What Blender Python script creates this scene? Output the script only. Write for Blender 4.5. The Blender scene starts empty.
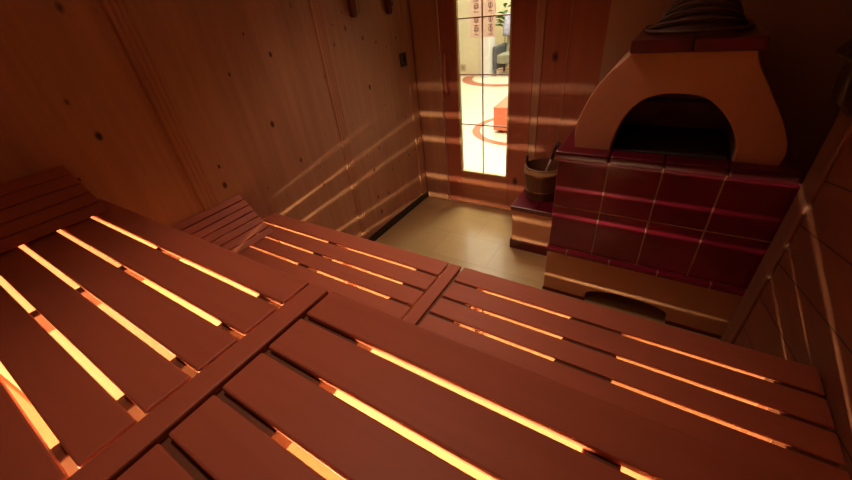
import bpy, bmesh, math, random
from mathutils import Vector, Matrix, Euler
random.seed(7)
C = bpy.context.scene.collection
SC = bpy.context.scene
PI = math.pi

# ------------------------------------------------------------------ materials
def new_mat(name):
    m = bpy.data.materials.new(name); m.use_nodes = True
    nt = m.node_tree; nt.nodes.clear()
    out = nt.nodes.new('ShaderNodeOutputMaterial'); b = nt.nodes.new('ShaderNodeBsdfPrincipled')
    nt.links.new(b.outputs[0], out.inputs[0])
    return m, nt, b, out
def N(nt, t, **k):
    n = nt.nodes.new(t)
    for a, v in k.items(): setattr(n, a, v)
    return n
def plain(name, col, rough=.6, metal=0., coat=0., var=.12, scale=9., bump=0., spec=.5):
    m, nt, b, o = new_mat(name); L = nt.links.new
    tc = N(nt, 'ShaderNodeTexCoord'); no = N(nt, 'ShaderNodeTexNoise'); no.inputs['Scale'].default_value = scale
    no.inputs['Detail'].default_value = 5
    L(tc.outputs['Object'], no.inputs['Vector'])
    rp = N(nt, 'ShaderNodeValToRGB')
    rp.color_ramp.elements[0].position = .3; rp.color_ramp.elements[1].position = .7
    rp.color_ramp.elements[0].color = tuple(c*(1-var) for c in col)+(1,)
    rp.color_ramp.elements[1].color = tuple(min(1, c*(1+var)) for c in col)+(1,)
    L(no.outputs['Fac'], rp.inputs[0]); L(rp.outputs[0], b.inputs['Base Color'])
    b.inputs['Roughness'].default_value = rough; b.inputs['Metallic'].default_value = metal
    b.inputs['Coat Weight'].default_value = coat; b.inputs['Specular IOR Level'].default_value = spec
    if bump:
        bp = N(nt, 'ShaderNodeBump'); bp.inputs['Strength'].default_value = bump; bp.inputs['Distance'].default_value = .004
        L(no.outputs['Fac'], bp.inputs['Height']); L(bp.outputs[0], b.inputs['Normal'])
    return m
def wood(name, c0, c1, grain='X', rough=.55, knots=None, dens=3.2, boards=None, diag=None, spec=.3, fine=26.):
    """grain: axis the fibres run along; knots: the two axes of the face; boards: (axis, width) with narrow dark joints"""
    m, nt, b, o = new_mat(name); L = nt.links.new
    tc = N(nt, 'ShaderNodeTexCoord'); oi = N(nt, 'ShaderNodeObjectInfo')
    mul = N(nt, 'ShaderNodeMath', operation='MULTIPLY'); mul.inputs[1].default_value = 17.
    L(oi.outputs['Random'], mul.inputs[0])
    add = N(nt, 'ShaderNodeVectorMath', operation='ADD'); L(tc.outputs['Object'], add.inputs[0]); L(mul.outputs[0], add.inputs[1])
    mp = N(nt, 'ShaderNodeMapping')
    sc = [fine]*3; sc['XYZ'.index(grain)] = 1.3; mp.inputs['Scale'].default_value = sc
    L(add.outputs[0], mp.inputs['Vector'])
    n1 = N(nt, 'ShaderNodeTexNoise'); n1.inputs['Scale'].default_value = 1.; n1.inputs['Detail'].default_value = 6; n1.inputs['Distortion'].default_value = .6
    L(mp.outputs[0], n1.inputs['Vector'])
    mp2 = N(nt, 'ShaderNodeMapping'); sc = [5.]*3; sc['XYZ'.index(grain)] = .5; mp2.inputs['Scale'].default_value = sc
    L(add.outputs[0], mp2.inputs['Vector'])
    n2 = N(nt, 'ShaderNodeTexNoise'); n2.inputs['Scale'].default_value = 1.; n2.inputs['Detail'].default_value = 3
    L(mp2.outputs[0], n2.inputs['Vector'])
    av = N(nt, 'ShaderNodeMath', operation='ADD'); L(n1.outputs['Fac'], av.inputs[0]); L(n2.outputs['Fac'], av.inputs[1])
    hf = N(nt, 'ShaderNodeMath', operation='MULTIPLY'); hf.inputs[1].default_value = .5; L(av.outputs[0], hf.inputs[0])
    rp = N(nt, 'ShaderNodeValToRGB'); rp.color_ramp.elements[0].position = .32; rp.color_ramp.elements[1].position = .68
    rp.color_ramp.elements[0].color = c0+(1,); rp.color_ramp.elements[1].color = c1+(1,)
    L(hf.outputs[0], rp.inputs[0])
    col = rp.outputs[0]
    def darken(fac, to):
        nonlocal col
        mx = N(nt, 'ShaderNodeMix', data_type='RGBA'); L(fac, mx.inputs['Factor']); L(col, mx.inputs['A'])
        mx.inputs['B'].default_value = to+(1,); col = mx.outputs['Result']
    sp = N(nt, 'ShaderNodeSeparateXYZ'); L(tc.outputs['Object'], sp.inputs[0])
    if knots:
        cb = N(nt, 'ShaderNodeCombineXYZ'); L(sp.outputs[knots[0]], cb.inputs[0]); L(sp.outputs[knots[1]], cb.inputs[1])
        mk = N(nt, 'ShaderNodeMapping'); mk.inputs['Scale'].default_value = (1.15, .75, 1); L(cb.outputs[0], mk.inputs['Vector'])
        vo = N(nt, 'ShaderNodeTexVoronoi', voronoi_dimensions='2D'); vo.inputs['Scale'].default_value = dens; L(mk.outputs[0], vo.inputs['Vector'])
        dv = N(nt, 'ShaderNodeMath', operation='DIVIDE'); s0 = N(nt, 'ShaderNodeSeparateColor'); L(vo.outputs['Color'], s0.inputs[0]); ad = N(nt, 'ShaderNodeMath', operation='ADD'); L(s0.outputs[1], ad.inputs[0]); ad.inputs[1].default_value = .35
        L(vo.outputs['Distance'], dv.inputs[0]); L(ad.outputs[0], dv.inputs[1])
        mr = N(nt, 'ShaderNodeMapRange'); mr.inputs['From Min'].default_value = .03; mr.inputs['From Max'].default_value = .095
        mr.inputs['To Min'].default_value = 1.; mr.inputs['To Max'].default_value = 0.
        L(dv.outputs[0], mr.inputs['Value'])
        sc2 = N(nt, 'ShaderNodeSeparateColor'); L(vo.outputs['Color'], sc2.inputs[0])
        th = N(nt, 'ShaderNodeMapRange'); th.inputs['From Min'].default_value = .45; th.inputs['From Max'].default_value = .9; L(sc2.outputs[0], th.inputs['Value'])
        pw = N(nt, 'ShaderNodeMath', operation='MULTIPLY', use_clamp=True); L(mr.outputs[0], pw.inputs[0]); L(th.outputs[0], pw.inputs[1])
        p2 = N(nt, 'ShaderNodeMath', operation='MULTIPLY', use_clamp=True); L(pw.outputs[0], p2.inputs[0]); p2.inputs[1].default_value = 1.3
        darken(p2.outputs[0], tuple(x*.18 for x in c0))
    if boards:
        ax, w = boards
        if diag is not None:
            a = N(nt, 'ShaderNodeMath', operation='MULTIPLY'); L(sp.outputs['Y'], a.inputs[0]); a.inputs[1].default_value = math.sin(diag)
            bb = N(nt, 'ShaderNodeMath', operation='MULTIPLY'); L(sp.outputs['Z'], bb.inputs[0]); bb.inputs[1].default_value = math.cos(diag)
            s = N(nt, 'ShaderNodeMath', operation='ADD'); L(a.outputs[0], s.inputs[0]); L(bb.outputs[0], s.inputs[1]); src = s.outputs[0]
        else: src = sp.outputs[ax]
        d = N(nt, 'ShaderNodeMath', operation='DIVIDE'); L(src, d.inputs[0]); d.inputs[1].default_value = w
        fr = N(nt, 'ShaderNodeMath', operation='FRACT'); L(d.outputs[0], fr.inputs[0])
        lt = N(nt, 'ShaderNodeMath', operation='LESS_THAN'); L(fr.outputs[0], lt.inputs[0]); lt.inputs[1].default_value = .005/w
        darken(lt.outputs[0], tuple(x*.22 for x in c0))
    L(col, b.inputs['Base Color'])
    b.inputs['Roughness'].default_value = rough; b.inputs['Specular IOR Level'].default_value = spec
    bp = N(nt, 'ShaderNodeBump'); bp.inputs['Strength'].default_value = .12; bp.inputs['Distance'].default_value = .002
    L(n1.outputs['Fac'], bp.inputs['Height']); L(bp.outputs[0], b.inputs['Normal'])
    return m
def emit(name, col, s):
    m, nt, b, o = new_mat(name); nt.nodes.remove(b)
    e = N(nt, 'ShaderNodeEmission'); e.inputs[0].default_value = col+(1,); e.inputs[1].default_value = s
    nt.links.new(e.outputs[0], o.inputs[0]); return m

PINE0, PINE1 = (.34, .165, .095), (.48, .25, .15)
M = {}
M['panel_left'] = wood('pine_panel_side', PINE0, PINE1, 'Z', .5, knots=('Y', 'Z'), dens=7.5)
M['panel_door'] = wood('pine_panel_front', (.31, .09, .052), (.44, .15, .085), 'Z', .42, knots=('X', 'Z'), dens=3.0)
M['trim'] = wood('pine_moulding', (.34, .165, .095), (.48, .25, .15), 'Z', .5)
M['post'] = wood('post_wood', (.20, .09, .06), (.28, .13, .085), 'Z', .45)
M['door'] = wood('door_wood', (.31, .085, .048), (.43, .135, .08), 'Z', .38, knots=('X', 'Z'), dens=3.0)
M['door_h'] = wood('door_rail_wood', (.33, .11, .06), (.46, .17, .095), 'X', .4)
M['bench'] = wood('bench_wood', (.42, .122, .068), (.49, .155, .088), 'X', .5)
M['bench_y'] = wood('bench_bar_wood', (.41, .118, .066), (.48, .15, .085), 'Y', .5)
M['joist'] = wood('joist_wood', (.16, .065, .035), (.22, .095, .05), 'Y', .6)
M['bench_z'] = wood('bench_leg_wood', (.40, .15, .07), (.52, .22, .10), 'Z', .55)
M['riser'] = wood('bench_riser_wood', (.42, .18, .08), (.55, .26, .12), 'X', .55)
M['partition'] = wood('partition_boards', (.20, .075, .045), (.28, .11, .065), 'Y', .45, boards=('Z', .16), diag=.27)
M['ceiling'] = wood('ceiling_boards', PINE0, PINE1, 'X', .6, boards=('Y', .12))
M['rear'] = wood('rear_boards', PINE0, PINE1, 'Z', .6, boards=('X', .12))
M['dark_wood'] = wood('dark_brown_wood', (.028, .012, .008), (.05, .022, .014), 'Z', .5)
M['hook'] = wood('peg_wood', (.10, .02, .012), (.16, .035, .02), 'Z', .35)
M['bucket'] = wood('bucket_staves', (.11, .045, .022), (.19, .085, .042), 'Z', .5)
M['pale_wood'] = wood('pale_bead_wood', (.55, .40, .20), (.66, .50, .27), 'Z', .4)
M['skirt'] = plain('dark_skirting', (.012, .008, .007), .45)
M['plaster'] = plain('lime_plaster', (.56, .29, .165), .85, var=.05, scale=5, bump=.15)
M['wall_plaster'] = plain('wall_plaster_paint', (.50, .32, .23), .9, var=.06, scale=4, bump=.15)
M['soot'] = plain('sooty_interior', (.30, .25, .215), .9, var=.25)
M['redtile'] = plain('oxblood_glaze', (.22, .007, .038), .24, coat=.12, var=.25, scale=3)
M['redtile_dark'] = plain('oxblood_moulding_glaze', (.10, .004, .014), .28, coat=.2, var=.2)
M['grout'] = plain('grout', (.52, .29, .24), .85, var=.1)
M['metal'] = plain('dull_steel', (.22, .145, .12), .55, metal=.3)
M['iron'] = plain('black_iron', (.05, .044, .04), .7, metal=.3)
M['brass'] = plain('brass_bead', (.42, .24, .09), .35, metal=.5)
M['copper'] = plain('ladle_copper', (.16, .06, .03), .35, metal=.7)
M['silver'] = plain('ladle_handle_metal', (.62, .52, .42), .3, metal=.6)
M['muntin'] = plain('muntin_bar', (.33, .12, .07), .5)
M['switch'] = plain('switch_plate', (.045, .035, .032), .4)
M['switch_in'] = plain('switch_rocker', (.10, .085, .08), .35)
M['paper'] = plain('notice_paper', (.50, .36, .31), .8, var=.04)
def paper_mat(nm, c0, c1):
    m, nt, b, o = new_mat(nm); nt.nodes.remove(b); L = nt.links.new
    d = N(nt, 'ShaderNodeBsdfDiffuse'); d.inputs[0].default_value = c0+(1,)
    t = N(nt, 'ShaderNodeBsdfTranslucent'); t.inputs[0].default_value = c1+(1,)
    mx = N(nt, 'ShaderNodeMixShader'); mx.inputs[0].default_value = .6
    L(d.outputs[0], mx.inputs[1]); L(t.outputs[0], mx.inputs[2]); L(mx.outputs[0], o.inputs[0]); return m
M['paper'] = paper_mat('notice_paper', (.70, .60, .56), (.84, .70, .63))
M['ink'] = paper_mat('notice_ink', (.50, .38, .36), (.62, .47, .43))
M['cream'] = plain('cream_wall_paint', (.80, .71, .49), .9, var=.03)
M['white'] = plain('white_wall_paint', (.80, .80, .78), .9, var=.03)
M['olive'] = plain('olive_upholstery', (.30, .28, .20), .9)
M['slate'] = plain('slate_upholstery', (.10, .11, .13), .9)
M['lavender'] = plain('lavender_cloth', (.38, .38, .52), .9, var=.3, scale=14)
M['leaf'] = plain('leaf_green', (.12, .26, .08), .7)
M['clay'] = plain('clay_pot', (.42, .30, .20), .8)
M['pink'] = plain('salmon_leatherette', (.72, .20, .11), .6, var=.05)
M['outlet'] = plain('outlet_ivory', (.62, .47, .30), .6)

# tiled sauna floor: large beige tiles, glossy
def tile_floor():
    m, nt, b, o = new_mat('beige_floor_tile'); L = nt.links.new
    tc = N(nt, 'ShaderNodeTexCoord'); mp = N(nt, 'ShaderNodeMapping'); mp.inputs['Location'].default_value = (.14, .06, 0); L(tc.outputs['Object'], mp.inputs[0])
    br = N(nt, 'ShaderNodeTexBrick'); br.offset = .5; br.inputs['Scale'].default_value = 1.
    br.inputs['Brick Width'].default_value = .42; br.inputs['Row Height'].default_value = .30
    br.inputs['Mortar Size'].default_value = .004; br.inputs['Mortar Smooth'].default_value = .2
    br.inputs['Color1'].default_value = (.46, .31, .145, 1); br.inputs['Color2'].default_value = (.41, .275, .125, 1); br.inputs['Mortar'].default_value = (.37, .24, .11, 1)
    L(mp.outputs[0], br.inputs['Vector'])
    no = N(nt, 'ShaderNodeTexNoise'); no.inputs['Scale'].default_value = 7; no.inputs['Detail'].default_value = 6; L(tc.outputs['Object'], no.inputs['Vector'])
    mx = N(nt, 'ShaderNodeMix', data_type='RGBA', blend_type='MULTIPLY'); mx.inputs['Factor'].default_value = .25
    L(br.outputs['Color'], mx.inputs['A']); L(no.outputs['Fac'], mx.inputs['B'])
    L(mx.outputs['Result'], b.inputs['Base Color']); b.inputs['Roughness'].default_value = .3
    b.inputs['Coat Weight'].default_value = .1
    return m
M['floor'] = tile_floor()
# pale hall floor with two inlaid terracotta rings
RING1 = (-1.47, 4.66, .70, .105); RING2 = (-2.95, 8.05, 1.03, .22)
def hall_floor_mat():
    m, nt, b, o = new_mat('hall_floor_inlay'); L = nt.links.new
    tc = N(nt, 'ShaderNodeTexCoord'); last = None
    no = N(nt, 'ShaderNodeTexNoise'); no.inputs['Scale'].default_value = 3; L(tc.outputs['Object'], no.inputs['Vector'])
    rp = N(nt, 'ShaderNodeValToRGB'); rp.color_ramp.elements[0].color = (.76, .72, .56, 1); rp.color_ramp.elements[1].color = (.84, .81, .66, 1)
    L(no.outputs['Fac'], rp.inputs[0]); col = rp.outputs[0]
    for cx, cy, R, w in (RING1, RING2):
        d = N(nt, 'ShaderNodeVectorMath', operation='DISTANCE'); L(tc.outputs['Object'], d.inputs[0]); d.inputs[1].default_value = (cx, cy, 0)
        s = N(nt, 'ShaderNodeMath', operation='SUBTRACT'); L(d.outputs['Value'], s.inputs[0]); s.inputs[1].default_value = R-w/2
        a = N(nt, 'ShaderNodeMath', operation='ABSOLUTE'); L(s.outputs[0], a.inputs[0])
        l = N(nt, 'ShaderNodeMath', operation='LESS_THAN'); L(a.outputs[0], l.inputs[0]); l.inputs[1].default_value = w/2
        mx = N(nt, 'ShaderNodeMix', data_type='RGBA'); L(l.outputs[0], mx.inputs['Factor']); L(col, mx.inputs['A']); mx.inputs['B'].default_value = (.50, .15, .085, 1)
        col = mx.outputs['Result']
    L(col, b.inputs['Base Color']); b.inputs['Roughness'].default_value = .35
    return m
M['hall_floor'] = hall_floor_mat()
def glass_mat():
    m, nt, b, o = new_mat('door_glass'); nt.nodes.remove(b); L = nt.links.new
    t = N(nt, 'ShaderNodeBsdfTransparent'); t.inputs[0].default_value = (.96, .96, .93, 1)
    g = N(nt, 'ShaderNodeBsdfGlossy'); g.inputs['Roughness'].default_value = .02
    mx = N(nt, 'ShaderNodeMixShader'); mx.inputs[0].default_value = .05
    L(t.outputs[0], mx.inputs[1]); L(g.outputs[0], mx.inputs[2]); L(mx.outputs[0], o.inputs[0]); return m
M['glass'] = glass_mat()
M['tube'] = emit('glowing_tube', (1., .73, .38), 850.)

# ------------------------------------------------------------------ mesh helpers
def box(bm, x0, x1, y0, y1, z0, z1):
    vs = [bm.verts.new(p) for p in ((x0,y0,z0),(x1,y0,z0),(x1,y1,z0),(x0,y1,z0),(x0,y0,z1),(x1,y0,z1),(x1,y1,z1),(x0,y1,z1))]
    for f in ((3,2,1,0),(4,5,6,7),(0,1,5,4),(1,2,6,5),(2,3,7,6),(3,0,4,7)): bm.faces.new([vs[i] for i in f])
def prism(bm, pts, axis, a, b):
    """closed outline pts (u,v) extruded along axis from a to b; x:(y,z)  y:(x,z)  z:(x,y)"""
    def P(u, v, t): return {'x': (t, u, v), 'y': (u, t, v), 'z': (u, v, t)}[axis]
    A = [bm.verts.new(P(u, v, a)) for u, v in pts]; B = [bm.verts.new(P(u, v, b)) for u, v in pts]
    n = len(pts); bm.faces.new(A); bm.faces.new(B[::-1])
    for i in range(n): bm.faces.new((A[i], B[i], B[(i+1) % n], A[(i+1) % n]))
def lathe(bm, prof, n=32, c=(0,0,0), cap=False):
    rings = []
    for r, z in prof:
        rings.append([bm.verts.new((c[0]+r*math.cos(2*PI*k/n), c[1]+r*math.sin(2*PI*k/n), c[2]+z)) for k in range(n)])
    for a, b in zip(rings, rings[1:]):
        for k in range(n): bm.faces.new((a[k], a[(k+1) % n], b[(k+1) % n], b[k]))
    if cap: bm.faces.new(rings[0][::-1]); bm.faces.new(rings[-1])
def tube(bm, pts, r, n=10, closed=False):
    pts = [Vector(p) for p in pts]; rings = []
    for i, p in enumerate(pts):
        a = pts[(i-1) % len(pts)] if (i or closed) else p; b = pts[(i+1) % len(pts)] if (i < len(pts)-1 or closed) else p
        t = (b-a).normalized(); u = t.cross(Vector((.13, .37, .92)));
        if u.length < .1: u = t.cross(Vector((1, 0, 0)))
        u.normalize(); v = t.cross(u); rr = r[i] if isinstance(r, (list, tuple)) else r
        rings.append([bm.verts.new(p+rr*(math.cos(2*PI*k/n)*u+math.sin(2*PI*k/n)*v)) for k in range(n)])
    m = len(rings)
    for i in range(m if closed else m-1):
        a, b = rings[i], rings[(i+1) % m]
        for k in range(n): bm.faces.new((a[k], a[(k+1) % n], b[(k+1) % n], b[k]))
    if not closed: bm.faces.new(rings[0][::-1]); bm.faces.new(rings[-1])
def obj(name, bm, mat, parent=None, bevel=0., smooth=False, segs=2, loc=None):
    me = bpy.data.meshes.new(name); bmesh.ops.recalc_face_normals(bm, faces=bm.faces[:]); bm.to_mesh(me); bm.free()
    if smooth:
        for p in me.polygons: p.use_smooth = True
    me.materials.append(M[mat] if isinstance(mat, str) else mat)
    o = bpy.data.objects.new(name, me); C.objects.link(o)
    if parent: o.parent = parent
    if loc: o.location = loc
    if bevel:
        b = o.modifiers.new('bevel', 'BEVEL'); b.width = bevel; b.segments = segs; b.limit_method = 'ANGLE'; b.angle_limit = .6
    return o
def BM(): return bmesh.new()
def bx(name, b, mat, parent=None, bevel=0., **k):
    bm = BM(); box(bm, *b); return obj(name, bm, mat, parent, bevel, **k)
def tag(o, label=None, cat=None, group=None, kind=None):
    if label: o['label'] = label
    if cat: o['category'] = cat
    if group: o['group'] = group
    if kind: o['kind'] = kind
    return o
def thing(name, label, cat, loc=(0,0,0), group=None, rotz=0.):
    o = bpy.data.objects.new(name, None); C.objects.link(o); o.location = loc; o.rotation_euler = (0, 0, rotz)
    o.empty_display_size = .1
    return tag(o, label, cat, group)
def struct(o, label, cat):
    return tag(o, label, cat, kind='structure')
def rel(b, l): return (b[0]-l[0], b[1]-l[0], b[2]-l[1], b[3]-l[1], b[4]-l[2], b[5]-l[2])

# ------------------------------------------------------------------ room dimensions (metres, camera stands over x=0, y=0)
XL, YD, XR, YR, ZC = -1.68, 2.506, .494, -.93, 2.35
ZL, ZU = .62, 1.015                # tops of the lower and upper benches
YLF, YLB = .991, .56               # lower bench front / back edge
YUF = .359                         # upper bench front edge

struct(bx('floor', (XL-.1, 1.15, YR-.1, YD, -.06, 0), 'floor'), 'glossy beige tiled floor of the sauna', 'floor')
struct(bx('ceiling', (XL-.1, 1.15, YR-.1, YD+.1, ZC, ZC+.06), 'ceiling'), 'boarded sauna ceiling above the benches', 'ceiling')
struct(bx('wall_left', (XL-.08, XL, YR-.1, YD+.08, 0, ZC), 'panel_left'), 'knotty pine wall on the left behind both headrests', 'wall')
struct(bx('wall_rear', (XL, XR, YR-.08, YR, 0, ZC), 'rear'), 'boarded wall behind the upper bench', 'wall')
# partition at the right end of the benches, ending at the stove front
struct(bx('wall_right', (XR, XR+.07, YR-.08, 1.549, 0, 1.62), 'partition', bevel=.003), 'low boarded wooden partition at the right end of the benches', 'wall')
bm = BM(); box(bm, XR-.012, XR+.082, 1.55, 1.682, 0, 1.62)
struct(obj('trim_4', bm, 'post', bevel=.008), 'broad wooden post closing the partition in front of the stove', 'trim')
struct(bx('wall_alcove', (1.05, 1.13, YR-.08, YD+.08, 0, ZC), 'wall_plaster'), 'dim plaster wall beyond the partition on the right', 'wall')
# front wall: boards with the door opening, plaster behind the stove
DX0, DX1, DZ = -1.45, -.76, 2.02
bm = BM()
box(bm, XL, DX0, YD, YD+.08, 0, ZC); box(bm, DX1, -.36, YD, YD+.08, 0, ZC); box(bm, DX0, DX1, YD, YD+.08, DZ, ZC)
struct(obj('wall_front', bm, 'panel_door'), 'reddish pine wall around the glazed door', 'wall')
struct(bx('wall_stove', (-.36, 1.05, YD-.02, YD+.08, 0, ZC), 'wall_plaster'), 'pale plaster wall behind the tiled stove', 'wall')

# vertical mouldings on the left wall: profiled battens
def batten(name, y0, y1, label, ribs):
    bm = BM(); w = y1-y0
    pts = [(y0, XL)]; n = ribs
    for i in range(n):
        a = y0+w*i/n; s = w/n
        h = .010
        pts += [(a+.08*s, XL+h*.55), (a+.3*s, XL+h), (a+.7*s, XL+h), (a+.92*s, XL+h*.55)]
    pts += [(y1, XL)]
    prism(bm, [(x, y) for y, x in pts], 'z', .055, ZC-.002)
    return struct(obj(name, bm, 'trim', bevel=.0015), label, 'trim')
batten('trim_1', .665, .745, 'grooved vertical batten rising behind the lower headrest', 4)
batten('trim_2', 1.585, 1.665, 'grooved vertical batten in the middle of the left wall', 4)
batten('trim_3', 2.405, 2.504, 'stepped vertical moulding in the corner beside the door', 3)
struct(bx('baseboard_left', (XL, XL+.014, .4, YD-.002, 0, .052), 'skirt'), 'black skirting strip along the left wall', 'baseboard')
# low projecting rail across the foot of the front wall (left and right of the door leaf)
bm = BM(); box(bm, XL+.02, DX0, YD-.012, YD, 0, ZC-.01)
struct(obj('trim_5', bm, 'trim', bevel=.004), 'wooden door jamb between the corner moulding and the door', 'trim')
bm = BM(); box(bm, DX1, DX1+.05, YD-.012, YD, 0, ZC-.01)
struct(obj('trim_6', bm, 'trim', bevel=.004), 'narrow wooden door jamb beside the bucket', 'trim')
bm = BM(); box(bm, -.565, -.557, YD-.006, YD, .335, ZC-.01)
struct(obj('trim_7', bm, 'trim', bevel=.002), 'thin vertical cover strip between the door and the stove', 'trim')

# ------------------------------------------------------------------ door (glazed, closed)
door = thing('door_1', 'glazed wooden sauna door with a tall narrow window into the bright hall', 'door', (-1.10, YD, 0)); door['kind'] = 'structure'
GX0, GX1, GZ0, GZ1 = -1.318, -.917, .290, 1.90
def dp(name, b, mat, bevel=.003, parent=door): return bx(name, rel(b, (-1.10, YD, 0)), mat, parent, bevel)
DY0, DY1 = YD-.004, YD+.04
dp('stile', (DX0+.008, GX0, DY0, DY1, .008, DZ-.008), 'door')
dp('stile', (GX1, DX1-.006, DY0, DY1, .008, DZ-.008), 'door')
dp('rail', (GX0, GX1, DY0+.001, DY1, .008, GZ0), 'door_h')
dp('rail', (GX0, GX1, DY0+.001, DY1, GZ1, DZ-.008), 'door_h')
bm = BM(); b0 = .014; 
for b in ((GX0, GX0+b0, GZ0, GZ1), (GX1-b0, GX1, GZ0, GZ1), (GX0+b0, GX1-b0, GZ0, GZ0+b0), (GX0+b0, GX1-b0, GZ1-b0, GZ1)):
    box(bm, b[0]+1.10, b[1]+1.10, .0, .03, b[2], b[3])
tag(obj('glazing_bead', bm, 'pale_wood', door, bevel=.003), 'pale bead framing the glass')
dp('glass_pane', (GX0+.006, GX1-.006, YD+.020, YD+.025, GZ0+.006, GZ1-.006), 'glass', 0)
bm = BM(); mx = -1.124+1.10
box(bm, mx-.0035, mx+.0035, .010, .019, GZ0+b0, GZ1-b0)
for z in (.686, 1.040, 1.385, 1.73): box(bm, GX0+b0+1.10, GX1-b0+1.10, .010, .019, z-.0035, z+.0035)
tag(obj('muntin_bars', bm, 'muntin', door), 'thin reddish bars dividing the glass')
bm = BM(); tube(bm, [(-.300+.02*math.sin(PI*k/14)*0, -.006-.042*math.sin(PI*k/14)**.7, .91+.27*k/14) for k in range(15)], [.012+.006*math.sin(PI*k/14) for k in range(15)], 10)
obj('door_handle', bm, 'door', door, smooth=True)
bm = BM(); box(bm, -.349, -.344, -.010, -.004, .85, DZ-.02)  # pale colour here stands in for light leaking through the door gap
tag(obj('edge_light_strip', bm, 'pale_wood', door), 'thin pale strip standing in for light leaking past the closing edge of the door')

# paper notice fixed on the outside of the glass
nt_ = thing('paper_notice', 'pinkish paper notice with rows of symbols taped to the door glass', 'notice', (-1.128, YD+.027, 1.268))
bx('sheet', (-.090, .090, 0, .0012, 0, .285), 'paper', nt_)
def symbol(k, cx, cz):
    bm = BM(); s = .018
    ring = lambda r0, r1, ox, oz: [bm.faces.new([bm.verts.new((cx+ox+r*math.cos(a), -.0012, cz+oz+r*math.sin(a))) for r, a in ((r0, t), (r1, t), (r1, t+PI/7), (r0, t+PI/7))]) for t in [i*PI/7 for i in range(14)]]
    ring(s*.62, s, 0, 0)
    if k % 2: box(bm, cx-.004, cx+.004, -.0016, -.0008, cz-.012, cz+.012)
    else:
        box(bm, cx-.012, cx+.012, -.0016, -.0008, cz+.001, cz+.006); box(bm, cx-.012, cx+.012, -.0016, -.0008, cz-.008, cz-.003)
    box(bm, cx-.017, cx+.017, -.0016, -.0008, cz-.034, cz-.029)
    obj('printed_symbol', bm, 'ink', nt_)
k = 0
for cz in (.048, .102, .178, .238):
    for cx in (-.044, .056): symbol(k, cx, cz); k += 1

# ------------------------------------------------------------------ benches
def copy_part(src, parent, loc):
    c = src.copy(); C.objects.link(c); c.parent = parent; c.location = loc; return c
SL_T = .016
def bench(label, name, x0, x1, ztop, ys, joists, bar=None, legs=(), SL_T=.016):
    """ys: list of (y_low, y_high) slat spans"""
    t = thing(name, label, 'bench', ((x0+x1)/2, (ys[0][0]+ys[-1][1])/2, 0)); l = t.location
    sl0 = x0+(.062 if bar else 0.)
    for i, (a, b) in enumerate(ys):
        bx('slat', rel((sl0, x1, a, b, ztop-SL_T, ztop), l), 'bench', t, .004)
    if bar: bx('end_bar', rel((bar[0], bar[1], ys[0][0]+.01, ys[-1][1]-.002, ztop-SL_T, ztop+.001), l), 'bench_y', t, .004)
    y0, y1 = ys[0][0], ys[-1][1]
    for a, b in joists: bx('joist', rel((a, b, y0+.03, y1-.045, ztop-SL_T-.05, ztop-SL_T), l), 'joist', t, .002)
    for lx, ly in legs: bx('leg', rel((lx-.022, lx+.022, ly-.022, ly+.022, 0, ztop-SL_T-.05), l), 'bench_z', t, .003)
    return t, l
def spans(edges, g): return [(a+g/2, b-g/2) for a, b in zip(edges, edges[1:])]
ue = [-.167, -.078, .010, .096, .188, .279]
us = spans(ue, .0122) + [(.279+.0061, YUF)]
le = [YLB-.0065, .629, .716, .804, .898]
ls = spans(le, .012) + [(.898+.006, YLF)]
BX0, BX1 = -.569, -.5155
# upper, left section
t, l = bench('upper slatted sauna bench section against the left wall, slots glowing brightest', 'sauna_bench', XL+.004, BX0-.006, ZU, us,
             [(-1.12, -1.085), (-.665, -.625)], legs=[(-1.10, -.12), (-.645, -.12)])
bx('blocking_deck_board', rel((XL+.004, BX0-.006, YR+.004, us[0][0]-.012, ZU-SL_T, ZU), l), 'bench', t, .004)  # unseen solid board instead of rear slats, stops lamp light rising
bx('light_apron', rel((XL+.004, BX0-.006, .318, .340, .588, ZU-SL_T), l), 'riser', t, .002)  # unseen panel added to trim the lamp light into a streak
bx('apron_light_block', rel((-1.0, BX0-.006, .306, .3175, .545, .62), l), 'riser', t)  # added unseen strip, keeps that streak off the door wall
bx('leg', rel((-1.125, -1.075, .316, .342, 0, .588), l), 'bench_z', t, .002)
# upper, right section with the dividing bar
t, l = bench('upper slatted sauna bench section right of the dividing bar, nearest the camera', 'sauna_bench', BX0, XR-.004, ZU, us,
             [(BX0, -.375), (.01, .055), (.44, .478)], bar=(BX0, BX1), legs=[(-.47, -.12), (.03, -.12), (.459, -.12)])
bx('blocking_deck_board', rel((BX0+.062, XR-.004, YR+.004, us[0][0]-.012, ZU-SL_T, ZU), l), 'bench', t, .004)  # solid and out of view, blocks the lamp light like the left one
bx('light_apron', rel((BX0-.004, XR-.004, .318, .340, .588, ZU-SL_T), l), 'riser', t, .002)  # added out of view, its lower edge shapes the light sheet
bx('leg', rel((-.46, -.42, .316, .342, 0, .588), l), 'bench_z', t, .002)
bx('leg', rel((.44, .488, .316, .342, 0, .588), l), 'bench_z', t, .002)
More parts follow.
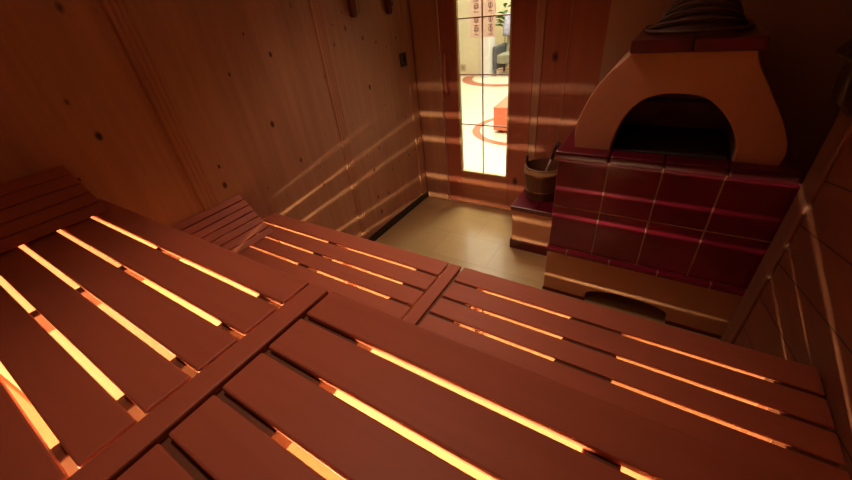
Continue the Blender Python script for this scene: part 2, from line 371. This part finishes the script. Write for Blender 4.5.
# lower benches; their slatted fronts let thin sheets of lamp light through
def front_slats(x0, x1, l, t, zs, cleats, g=.0065):
    for a, b in cleats: bx('gap_cleat', rel((a, b, .942, .9548, .01, ZL-.0115), l), 'riser', t)  # unseen cleats closing the gaps, some added only to shorten light streaks
    bands = [(zs[0], zs[1]-g)] + [(a+g, b-g) for a, b in zip(zs[1:], zs[2:])]
    for a, b in bands: bx('front_slat', rel((x0, x1, .955, .975, a, b), l), 'riser', t, .0015)
    bx('front_rail', rel((x0, x1, .955, .975, zs[-1]+g*.8, ZL-.0115), l), 'riser', t)
LX0, LX1 = -.587, -.536
t, l = bench('lower slatted sauna bench section under the lower headrest by the left wall', 'sauna_bench', XL+.004, LX0-.006, ZL, ls,
             [(-1.19, -1.13), (-.70, -.62)], legs=[(-1.16, .93), (-.66, .93), (-1.16, .60), (-.66, .60)], SL_T=.0085)
front_slats(XL+.006, LX0-.004, l, t, [.012, .191, .293, .473, .583], [(-1.19, -1.13), (-.70, LX0-.004)], .0105)
t, l = bench('lower slatted sauna bench section before the stove, ending at the partition', 'sauna_bench', LX0, XR-.004, ZL, ls,
             [(LX0, -.43), (-.105, .045), (.395, .48)], bar=(LX0, LX1), legs=[(-.47, .93), (-.03, .93), (.44, .93), (-.47, .60), (-.03, .60), (.44, .60)], SL_T=.0085)
front_slats(LX0+.002, XR-.006, l, t, [.012, .191, .473, .583], [(LX0+.002, -.43), (-.09, .30), (.44, XR-.006)])
bx('gap_cleat', rel((.301, .439, .942, .9548, .01, .40), l), 'riser', t)  # added filler out of view, blocks the low streak towards the stove

# ------------------------------------------------------------------ sloping headrests at the left wall
def headrest(label, y0, y1, zb, run, rise, n=7):
    t = thing('headrest', label, 'headrest', (XL+.003, (y0+y1)/2, zb+.002)); hw = (y1-y0)/2
    Lg = math.hypot(run, rise); ux, uz = run/Lg, -rise/Lg; nx, nz = rise/Lg, run/Lg
    th = .014; w = Lg/n
    for i in range(n):
        a, b = i*w+.002, (i+1)*w-.002
        P = lambda s, q: (ux*s+nx*q, rise+uz*s+nz*q)
        bm = BM(); prism(bm, [P(a, -th), P(b, -th) if i < n-1 else P(b-.012, -th), P(b, 0), P(a, 0)], 'y', -hw, hw)
        obj('slat', bm, 'bench_y', t, .002)
    for s in (-1, 1):
        bm = BM(); prism(bm, [(0, .001), (run-.035, .001), (0, rise-.024)], 'y', s*(hw-.012)-.008, s*(hw-.012)+.008); obj('side_bracket', bm, 'bench', t, .001)
    return t
headrest('lower sloping slatted headrest on the bench against the left wall', .50, .845, ZL+.001, .175, .182)
headrest('upper sloping slatted headrest at the end of the brightest glowing bench', -.30, .322, ZU+.004, .178, .140, 5)

# ------------------------------------------------------------------ tube lamps fixed to the rear wall under the upper bench
def lamp(x0, x1, label):
    cx = (x0+x1)/2
    t = thing('tube_lamp', label, 'lamp', (cx, YR, .38)); h = (x1-x0)/2
    bm = BM(); tube(bm, [(-h+.02, .08, 0), (h-.02, .08, 0)], .019, 14); obj('tube', bm, 'tube', t)
    bx('housing', (-h, h, 0.001, .045, -.03, .03), 'white', t, .004)
    for s in (-1, 1): bx('socket', (s*h-.012, s*h+.012, .04, .102, -.023, .023), 'white', t, .003)
lamp(-1.60, -.60, 'glowing tube lamp under the left part of the upper bench')
lamp(-.54, -.02, 'shorter glowing tube lamp under the middle of the upper bench')

# ------------------------------------------------------------------ stove
SX0, SX1, SYF, SYB = -.375, .505, 1.70, 2.44
st = thing('tiled_stove', 'dark red tiled stove with a bell-shaped plaster dome and arched opening', 'stove', (.05, 2.05, 0)); sl = (.05, 2.05, 0)
# plaster base with an arched wood niche
def arch_pts(xa, xb, zs, zt, n=16):
    cx = (xa+xb)/2; r = (xb-xa)/2
    return [(cx-r*math.cos(PI*k/n), zs+(zt-zs)*math.sin(PI*k/n)) for k in range(n+1)]
bm = BM()
zb0, zb1 = .0, .282
arc = [(-.14, zb0)] + arch_pts(-.14, .255, .045, .098) + [(.255, zb0)]
outl = [(SX0, zb0), (SX0, zb1), (SX1, zb1), (SX1, zb0)] + arc[::-1]
prism(bm, [(x-sl[0], z) for x, z in outl], 'y', SYF-sl[1], SYF+.28-sl[1])
box(bm, *rel((SX0, SX1, SYF+.28, SYB, zb0, zb1), sl))
obj('base', bm, 'plaster', st, .006)
bm = BM(); box(bm, *rel((-.139, .254, SYF+.25, SYF+.279, .002, .1), sl)); tag(obj('niche_back', bm, 'soot', st), 'sooty back of the low arched niche')
for a, b in ((SX0-.001, -.142), (.257, SX1)): tag(bx('foot_strip', rel((a, b, SYF-.007, SYF, 0, .018), sl), 'redtile_dark', st), 'thin dark red strip along the foot of the base')
# bottom moulding row
bm = BM(); e = [SX0-.004, -.27, -.06, .155, .365, SX1]
for a, b in zip(e, e[1:]): box(bm, *rel((a+.002, b-.002, SYF-.012, SYF+.05, .283, .3065), sl))
tag(obj('lower_moulding', bm, 'redtile', st, .002), 'narrow dark red tile course under the large tiles')
# tiled body
bm = BM(); box(bm, *rel((SX0+.004, SX1-.004, SYF+.0112, SYB, .282, .822), sl)); box(bm, *rel((SX0-.002, SX1-.006, SYF-.0108, SYF+.05, .2835, .3055), sl)); obj('grout_core', bm, 'grout', st)
bm = BM(); e = [SX0+.002, -.150, .060, .272, SX1-.002]; zz = [.309, .563, .818]
for a, b in zip(e, e[1:]):
    for c, d in zip(zz, zz[1:]):
        box(bm, *rel((a+.003, b-.003, SYF+.010, SYF+.03, c+.003, d-.003), sl))
ye = [SYF+.032, 1.95, 2.19, SYB]
for a, b in zip(ye, ye[1:]):
    for c, d in zip(zz, zz[1:]): box(bm, *rel((SX0, SX0+.02, a+.0018, b-.0018, c+.0018, d-.0018), sl))
obj('tiles', bm, 'redtile', st, .002, segs=2)
# top slab
bm = BM(); e = [SX0-.012, -.150, .060, .272, .482]
for a, b in zip(e, e[1:]): box(bm, *rel((a+.001, b-.001, SYF-.015, SYB+.02, .819, .862), sl))
tag(obj('top_slab', bm, 'redtile_dark', st, .010, segs=3), 'dark red glazed slab under the dome')
# bell dome with arched mouth
def catmull(P, n):
    out = []
    for i in range(len(P)-1):
        p0 = P[max(i-1, 0)]; p1 = P[i]; p2 = P[i+1]; p3 = P[min(i+2, len(P)-1)]
        for k in range(n):
            t = k/n
            out.append(tuple(.5*((2*b)+(-a+c)*t+(2*a-5*b+4*c-d)*t*t+(-a+3*b-3*c+d)*t**3) for a, b, c, d in zip(p0, p1, p2, p3)))
    return out+[P[-1]]
def resample(P, n):
    d = [0]
    for a, b in zip(P, P[1:]): d.append(d[-1]+math.dist(a, b))
    out = []; j = 0
    for k in range(n+1):
        s = d[-1]*k/n
        while j < len(d)-2 and d[j+1] < s: j += 1
        f = (s-d[j])/max(1e-9, d[j+1]-d[j]); out.append(tuple(a+(b-a)*f for a, b in zip(P[j], P[j+1])))
    return out
zD = .863
left = [(-.312, zD), (-.322, .955), (-.283, 1.082), (-.231, 1.172), (-.182, 1.222), (-.153, 1.257)]
right = [(.236, 1.257), (.246, 1.225), (.268, 1.190), (.330, 1.098), (.386, 1.010), (.418, .940), (.425, .90), (.420, zD)]
outer = resample(catmull(left, 6), 22)+resample(catmull(right, 6), 22)
inner = resample(catmull([(-.162, zD), (-.158, .915), (-.128, 1.018), (-.068, 1.088), (.030, 1.112), (.137, 1.094), (.220, 1.022), (.272, .935), (.282, zD)], 8), len(outer)-1)
bm = BM(); YF0, YF1, YT = 1.755, 2.38, 2.16
ring = lambda P, y: [bm.verts.new((x-sl[0], y-sl[1], z)) for x, z in P]
o0, o1, i0 = ring(outer, YF0), ring(outer, YF1), ring(inner, YF0)
i1 = ring([(x*.99+.0005, z) for x, z in inner], YF0+.012)
for a, b in ((o0, o1), (i0, o0), (i1, i0)):
    for k in range(len(a)-1): bm.faces.new((a[k], a[k+1], b[k+1], b[k]))
bm.faces.new(o1)
obj('dome', bm, 'plaster', st, .004, segs=2)
bm = BM(); P = [(x*.99+.0005, z) for x, z in inner]
a, b = ring(P, YF0+.012), ring(P, YT)
for k in range(len(a)-1): bm.faces.new((a[k], a[k+1], b[k+1], b[k]))
bm.faces.new(b)
tag(obj('oven_vault', bm, 'soot', st), 'dark sooty vault inside the arched opening')
bm = BM(); box(bm, *rel((-.155, .262, YF0+.01, YT, .8625, .866), sl)); tag(obj('hearth_plate', bm, 'iron', st), 'black hearth plate in the opening')
bm = BM(); tube(bm, [(-.12-sl[0], YT-.11-sl[1], 1.02), (.22-sl[0], YT-.11-sl[1], 1.02)], .008, 8); tag(obj('vault_bar', bm, 'iron', st), 'iron bar across the vault')
# cap slab
bm = BM(); box(bm, *rel((-.158, .045, YF0-.018, 2.34, 1.258, 1.302), sl)); box(bm, *rel((.046, .250, YF0-.018, 2.34, 1.258, 1.302), sl))
tag(obj('cap_slab', bm, 'redtile_dark', st, .005), 'dark red slab capping the dome')
# ribbed metal hood: nested hoops folding back like a bonnet
hc = Vector((.045-sl[0], 2.02-sl[1], 1.303)); R = .138
bm = BM(); nseg = 20
rows = []
for j in range(25):
    th = math.radians(3+87*j/24*1.0); rr = R*(.93+.045*math.cos(j*PI))*(1+.22*(1-j/24)**3)
    rows.append([bm.verts.new(hc+Vector((-rr*math.cos(PI*k/nseg)*1.0, -rr*math.sin(PI*k/nseg)*math.cos(th), rr*math.sin(PI*k/nseg)*math.sin(th)*.92))) for k in range(nseg+1)])
for a, b in zip(rows, rows[1:]):
    for k in range(nseg): bm.faces.new((a[k], a[k+1], b[k+1], b[k]))
hood = obj('flue_hood', bm, 'metal', st, smooth=True); hood['label'] = 'ribbed grey metal hood on the cap'
for j in range(7):
    th = math.radians(2+88*j/6); bm = BM(); rr = R*(1.0+.30*(1-j/6)**3)
    tube(bm, [hc+Vector((-rr*math.cos(PI*k/nseg), -rr*math.sin(PI*k/nseg)*math.cos(th), .006+rr*.94*math.sin(PI*k/nseg)*math.sin(th))) for k in range(nseg+1)], .0065, 8)
    obj('hoop', bm, 'metal', hood, smooth=True)

# low tiled ledge beside the stove
BX, BY0, BY1 = (-.709, -.389), 2.02, 2.485
ld = thing('tiled_ledge', 'low plaster ledge with a dark red tile top beside the stove', 'ledge', (-.55, 2.25, 0)); ll = (-.55, 2.25, 0)
bx('body', rel((BX[0]+.012, BX[1], BY0+.012, BY1, .0, .30), ll), 'plaster', ld, .004)
bm = BM(); box(bm, *rel((BX[0]+.004, BX[1], BY0+.003, BY0+.012, .0, .072), ll)); box(bm, *rel((BX[0]+.004, BX[0]+.012, BY0+.003, BY1, .0, .072), ll))
tag(obj('plinth_tiles', bm, 'redtile_dark', ld, .002), 'dark red tile strip along the foot')
bm = BM(); box(bm, *rel((BX[0], -.55, BY0, BY1, .30, .333), ll)); box(bm, *rel((-.549, BX[1], BY0, BY1, .30, .333), ll))
tag(obj('tile_top', bm, 'redtile_dark', ld, .005), 'dark red glazed top')

# ------------------------------------------------------------------ wooden bucket and ladle
bk = thing('sauna_bucket', 'dark wooden sauna bucket standing on the red ledge', 'bucket', (-.572, 2.235, .334))
bm = BM(); H = .222; R0, R1 = .100, .122
lathe(bm, [(.0, .0), (R0, .0), (R0+(R1-R0)*.5, H*.5), (R1, H), (R1-.014, H), (R0-.010, .03), (.0, .03)], 40)
bmesh.ops.remove_doubles(bm, verts=bm.verts[:], dist=1e-5)
obj('staves', bm, 'bucket', bk, .002)
for z in (.045, .165):
    r = R0+(R1-R0)*z/H; bm = BM(); lathe(bm, [(r, z), (r+.004, z+.002), (r+.0055, z+.020), (r+.002, z+.022)], 40); obj('hoop', bm, 'copper', bk)
for s in (-1, 1):
    bm = BM(); prism(bm, [(-.018, H-.02), (.018, H-.02), (.018, H+.035), (.010, H+.055), (-.010, H+.055), (-.018, H+.035)], 'x', s*(R1-.007)-.007, s*(R1-.007)+.007)
    obj('handle_ear', bm, 'bucket', bk, .002)
ldl = thing('ladle', 'ladle with a pale handle leaning in the wooden bucket', 'ladle', (-.572, 2.235, .364))
bm = BM(); lathe(bm, [(.0, .002), (.026, .006), (.038, .026), (.040, .040), (.037, .040), (.034, .027), (.022, .010), (.0, .006)], 24, c=(-.035, -.02, .0)); bmesh.ops.remove_doubles(bm, verts=bm.verts[:], dist=1e-5)
obj('cup', bm, 'copper', ldl, smooth=True)
a = Vector((-.015, -.02, .035)); b = Vector((.072, -.01, .325))
bm = BM(); tube(bm, [a, a.lerp(b, .35), a.lerp(b, .72)], [.006, .0065, .007], 10); tag(obj('handle', bm, 'silver', ldl, smooth=True), 'pale metal lower handle')
bm = BM(); tube(bm, [a.lerp(b, .70), a.lerp(b, .8), a.lerp(b, .95), b+Vector((.012, 0, .018))], [.009, .011, .016, .017], 12); tag(obj('grip', bm, 'dark_wood', ldl, smooth=True), 'dark wooden grip')

# ------------------------------------------------------------------ things on the walls
def peg(y, zb, label):
    t = thing('wall_peg', label, 'peg', (XL+.0, y, zb))
    bm = BM(); pts = [(-.020, .012), (-.013, .003), (0, 0), (.013, .003), (.020, .012), (.023, .32), (-.023, .32)]
    prism(bm, pts, 'x', .012, .040); obj('bar', bm, 'hook', t, .004)
    bx('backplate', (.001, .012, -.012, .045, .02, .34), 'trim', t, .003)
    bm = BM(); tube(bm, [(.028, .034, .30), (.045, .036, .15), (.048, .040, .06), (.03, .046, .02)], .005, 8); tag(obj('curved_rod', bm, 'trim', t, smooth=True), 'slim lighter rod beside the bar')
peg(1.887, 1.462, 'dark wooden hanging bar high on the left wall, nearer the middle batten')
peg(2.236, 1.455, 'dark wooden hanging bar high on the left wall, nearer the door corner')
sw = thing('wall_socket', 'small black square wall socket on the left wall near the door corner', 'socket', (XL, 2.362, 1.168))
bx('faceplate', (.001, .010, -.042, .042, -.045, .045), 'switch', sw, .004)
bm = BM(); 
prof = [(.026, .0), (.026, .006), (.020, .006), (.018, .001), (.0, .001)]
lathe(bm, prof, 24); bmesh.ops.remove_doubles(bm, verts=bm.verts[:], dist=1e-5)
bmesh.ops.rotate(bm, cent=(0,0,0), matrix=Matrix.Rotation(PI/2, 3, 'Y'), verts=bm.verts[:])
obj('round_insert', bm, 'switch_in', sw, loc=(.009, 0, 0))
# dark carved bracket on the partition post
br = thing('carved_bracket', 'dark carved wooden bracket on the partition post at the upper right', 'bracket', (XR-.0125, 1.616, 1.09))
pts = [(0, 0), (-.045, .045), (-.052, .105), (-.050, .150), (-.088, .172), (-.060, .205), (-.038, .25), (-.03, .33), (-.02, .45), (0, .50)]
bm = BM(); prism(bm, pts, 'y', -.045, .045); obj('scroll', bm, 'dark_wood', br, .010, segs=3)
bx('mounting_plate', (-.008, .0, -.06, .06, .02, .49), 'dark_wood', br, .002)

# ------------------------------------------------------------------ the bright hall beyond the glass
HY = 8.02
struct(bx('floor_hall', (-6.5, 2.2, YD, 9.5, -.05, 0), 'hall_floor'), 'pale hall floor with inlaid terracotta rings beyond the door', 'floor')
struct(bx('wall_hall', (-6.5, -3.40, HY, HY+.15, 0, 2.7), 'cream'), 'cream wall at the far end of the hall', 'wall')
struct(bx('wall_hall_end', (-5.5, 2.2, 9.5, 9.6, 0, 2.7), 'cream'), 'far wall of the hall behind the armchair', 'wall')
struct(bx('column_1', (-3.56, -3.37, HY-.12, HY+.20, 0, 2.7), 'white', bevel=.006), 'white column at the edge of the cream hall wall', 'column')
struct(bx('ceiling_hall', (-6.5, 2.2, YD+.09, 9.5, 2.7, 2.75), 'white'), 'white hall ceiling', 'ceiling')
ot = thing('wall_outlet', 'small ivory outlet low on the cream hall wall', 'outlet', (-4.05, HY, .18))
bx('faceplate', (-.075, .075, -.012, 0, -.075, .075), 'outlet', ot, .006)
bm = BM(); lathe(bm, [(.045, 0), (.045, .004), (.036, .004), (.034, .001), (0, .001)], 20); bmesh.ops.rotate(bm, cent=(0,0,0), matrix=Matrix.Rotation(PI/2, 3, 'X'), verts=bm.verts[:]); obj('insert', bm, 'clay', ot, loc=(0, -.012, 0))
pf = thing('pouf', 'salmon pink cube pouf standing in the terracotta floor ring', 'pouf', (-1.52, 4.68, 0), rotz=.08)
bx('cushion', (-.31, .31, -.30, .30, .035, .33), 'pink', pf, .022, segs=3)
bm = BM()
tube(bm, [(x*.309, y*.299, .318) for x, y in ((-1,-1),(1,-1),(1,1),(-1,1))], .005, 8, closed=True); obj('piping', bm, 'pink', pf)
for x in (-.23, .23):
    for y in (-.22, .22): bx('foot', (x-.02, x+.02, y-.02, y+.02, 0, .036), 'dark_wood', pf)
ac = thing('armchair', 'olive and grey armchair standing past the white column in the hall', 'armchair', (-3.00, 8.35, 0))
bm = BM(); prism(bm, [(.26, .28), (.34, .28), (.44, .86), (.34, .90), (.22, .42)], 'x', -.27, .27); obj('backrest', bm, 'olive', ac, .03, segs=3)
bx('seat', (-.27, .27, -.30, .26, .24, .42), 'olive', ac, .03, segs=3)
bx('armrest', (-.36, -.27, -.30, .34, .12, .58), 'slate', ac, .03, segs=3); bx('armrest', (.27, .36, -.30, .34, .12, .58), 'slate', ac, .03, segs=3)
for x in (-.31, .31):
    for y in (-.25, .28): bx('leg', (x-.02, x+.02, y-.02, y+.02, 0, .13), 'slate', ac)
# lavender cloth over the chair back, its own thing
bm = BM(); n = 14
vs = [[bm.verts.new((-.20+.40*i/n, .0-.10*math.sin(j/6*PI*.5)+.012*math.sin(i*1.9+j), .42-.40*j/6 if j else .44)) for i in range(n+1)] for j in range(7)]
for a, b in zip(vs, vs[1:]):
    for k in range(n): bm.faces.new((a[k], a[k+1], b[k+1], b[k]))
cl = obj('draped_towel', bm, 'lavender', None, smooth=True); cl.location = (-3.12, 8.62, .70)
s = cl.modifiers.new('thick', 'SOLIDIFY'); s.thickness = .015
tag(cl, 'lavender towel draped over the armchair back in the hall', 'towel')
pl = thing('potted_plant', 'green leafy potted plant behind the armchair in the hall', 'plant', (-3.50, 9.10, 0))
bm = BM(); lathe(bm, [(0, 0), (.10, 0), (.13, .34), (.115, .34), (.10, .30), (0, .30)], 20); obj('pot', bm, 'clay', pl)
bm = BM()
for k in range(26):
    a = 2.4*k; r = .10+.16*random.random(); z = .85+.5*random.random(); p = Vector((r*math.cos(a)*.9, r*math.sin(a)*.45, z)); d = Vector((math.cos(a), .4*math.sin(a), .3)).normalized(); w = d.cross(Vector((0, 0, 1))).normalized()*.05
    q = [p-d*.1, p-w+Vector((0,0,.02)), p+d*.13-Vector((0,0,.04)), p+w+Vector((0,0,.02))]; bm.faces.new([bm.verts.new(v) for v in q])
obj('foliage', bm, 'leaf', pl)
bm = BM(); tube(bm, [(0, 0, .28), (.01, 0, .7), (0, .01, 1.15)], .012, 8); obj('stem', bm, 'clay', pl)

# ------------------------------------------------------------------ light
def area(name, loc, rot, sx, sy, power, col):
    l = bpy.data.lights.new(name, 'AREA'); l.shape = 'RECTANGLE'; l.size = sx; l.size_y = sy; l.energy = power; l.color = col
    o = bpy.data.objects.new(name, l); C.objects.link(o); o.location = loc; o.rotation_euler = rot; return o
area('hall_ceiling_light', (-1.9, 4.9, 2.66), (0, 0, 0), 2.6, 3.6, 140, (1., .93, .74))
area('hall_door_light', (-1.32, 3.15, 2.66), (0, 0, 0), .5, .5, 90, (1., .90, .66))
area('hall_far_fill', (-3.1, 8.2, 2.66), (0, 0, 0), 2.4, 1.6, 110, (1., .93, .76))  # added fill light without a fixture, brightens the far end of the hall
def point(name, loc, power, col, r):
    l = bpy.data.lights.new(name, 'POINT'); l.energy = power; l.color = col; l.shadow_soft_size = r
    o = bpy.data.objects.new(name, l); C.objects.link(o); o.location = loc; return o
def spot(name, loc, power, deg, col):
    l = bpy.data.lights.new(name, 'SPOT'); l.energy = power; l.color = col; l.spot_size = math.radians(deg); l.spot_blend = 1.; l.shadow_soft_size = .12
    o = bpy.data.objects.new(name, l); C.objects.link(o); o.location = loc; return o
spot('sauna_fill_spot', (-.90, 1.55, 2.3), 50, 98, (1., .60, .42))  # added spot without a fixture, lifts the door corner, benches and stove
spot('bench_fill_spot', (-.55, .42, 2.3), 24, 76, (1., .56, .38))  # second added spot, no lamp there, brightens the upper bench
point('sauna_fill_point', (-.6, 1.4, 2.0), .7, (1., .52, .30), .14)  # weak invisible fill added in mid-air, not a wall fitting
w = bpy.data.worlds.new('dim_room'); SC.world = w; w.use_nodes = True
w.node_tree.nodes['Background'].inputs[0].default_value = (.05, .02, .012, 1); w.node_tree.nodes['Background'].inputs[1].default_value = .03

# ------------------------------------------------------------------ camera
yaw, pitch, roll, F = -.611, -.5829, -.1128, 358.85
f = Vector((math.sin(yaw)*math.cos(pitch), math.cos(yaw)*math.cos(pitch), math.sin(pitch)))
r = Vector((math.cos(yaw), -math.sin(yaw), 0)); u = r.cross(f)
c_, s_ = math.cos(roll), math.sin(roll)
right = r*c_+u*s_; up = -r*s_+u*c_
cam = bpy.data.cameras.new('camera'); co = bpy.data.objects.new('camera', cam); C.objects.link(co)
mw = Matrix((right, up, -f)).transposed().to_4x4(); mw.translation = (0, 0, 1.5); co.matrix_world = mw
cam.sensor_fit = 'HORIZONTAL'; cam.sensor_width = 36; cam.lens = F/852*36; cam.clip_start = .02; cam.clip_end = 60
SC.camera = co
SC.view_settings.view_transform = 'Standard'; SC.view_settings.look = 'None'
SC.view_settings.exposure = 0.; SC.view_settings.gamma = 1.
try: SC.view_settings.use_curve_mapping = False
except Exception: pass
try:
    SC.cycles.use_denoising = True; SC.cycles.max_bounces = 8; SC.cycles.sample_clamp_indirect = 6.
except Exception: pass
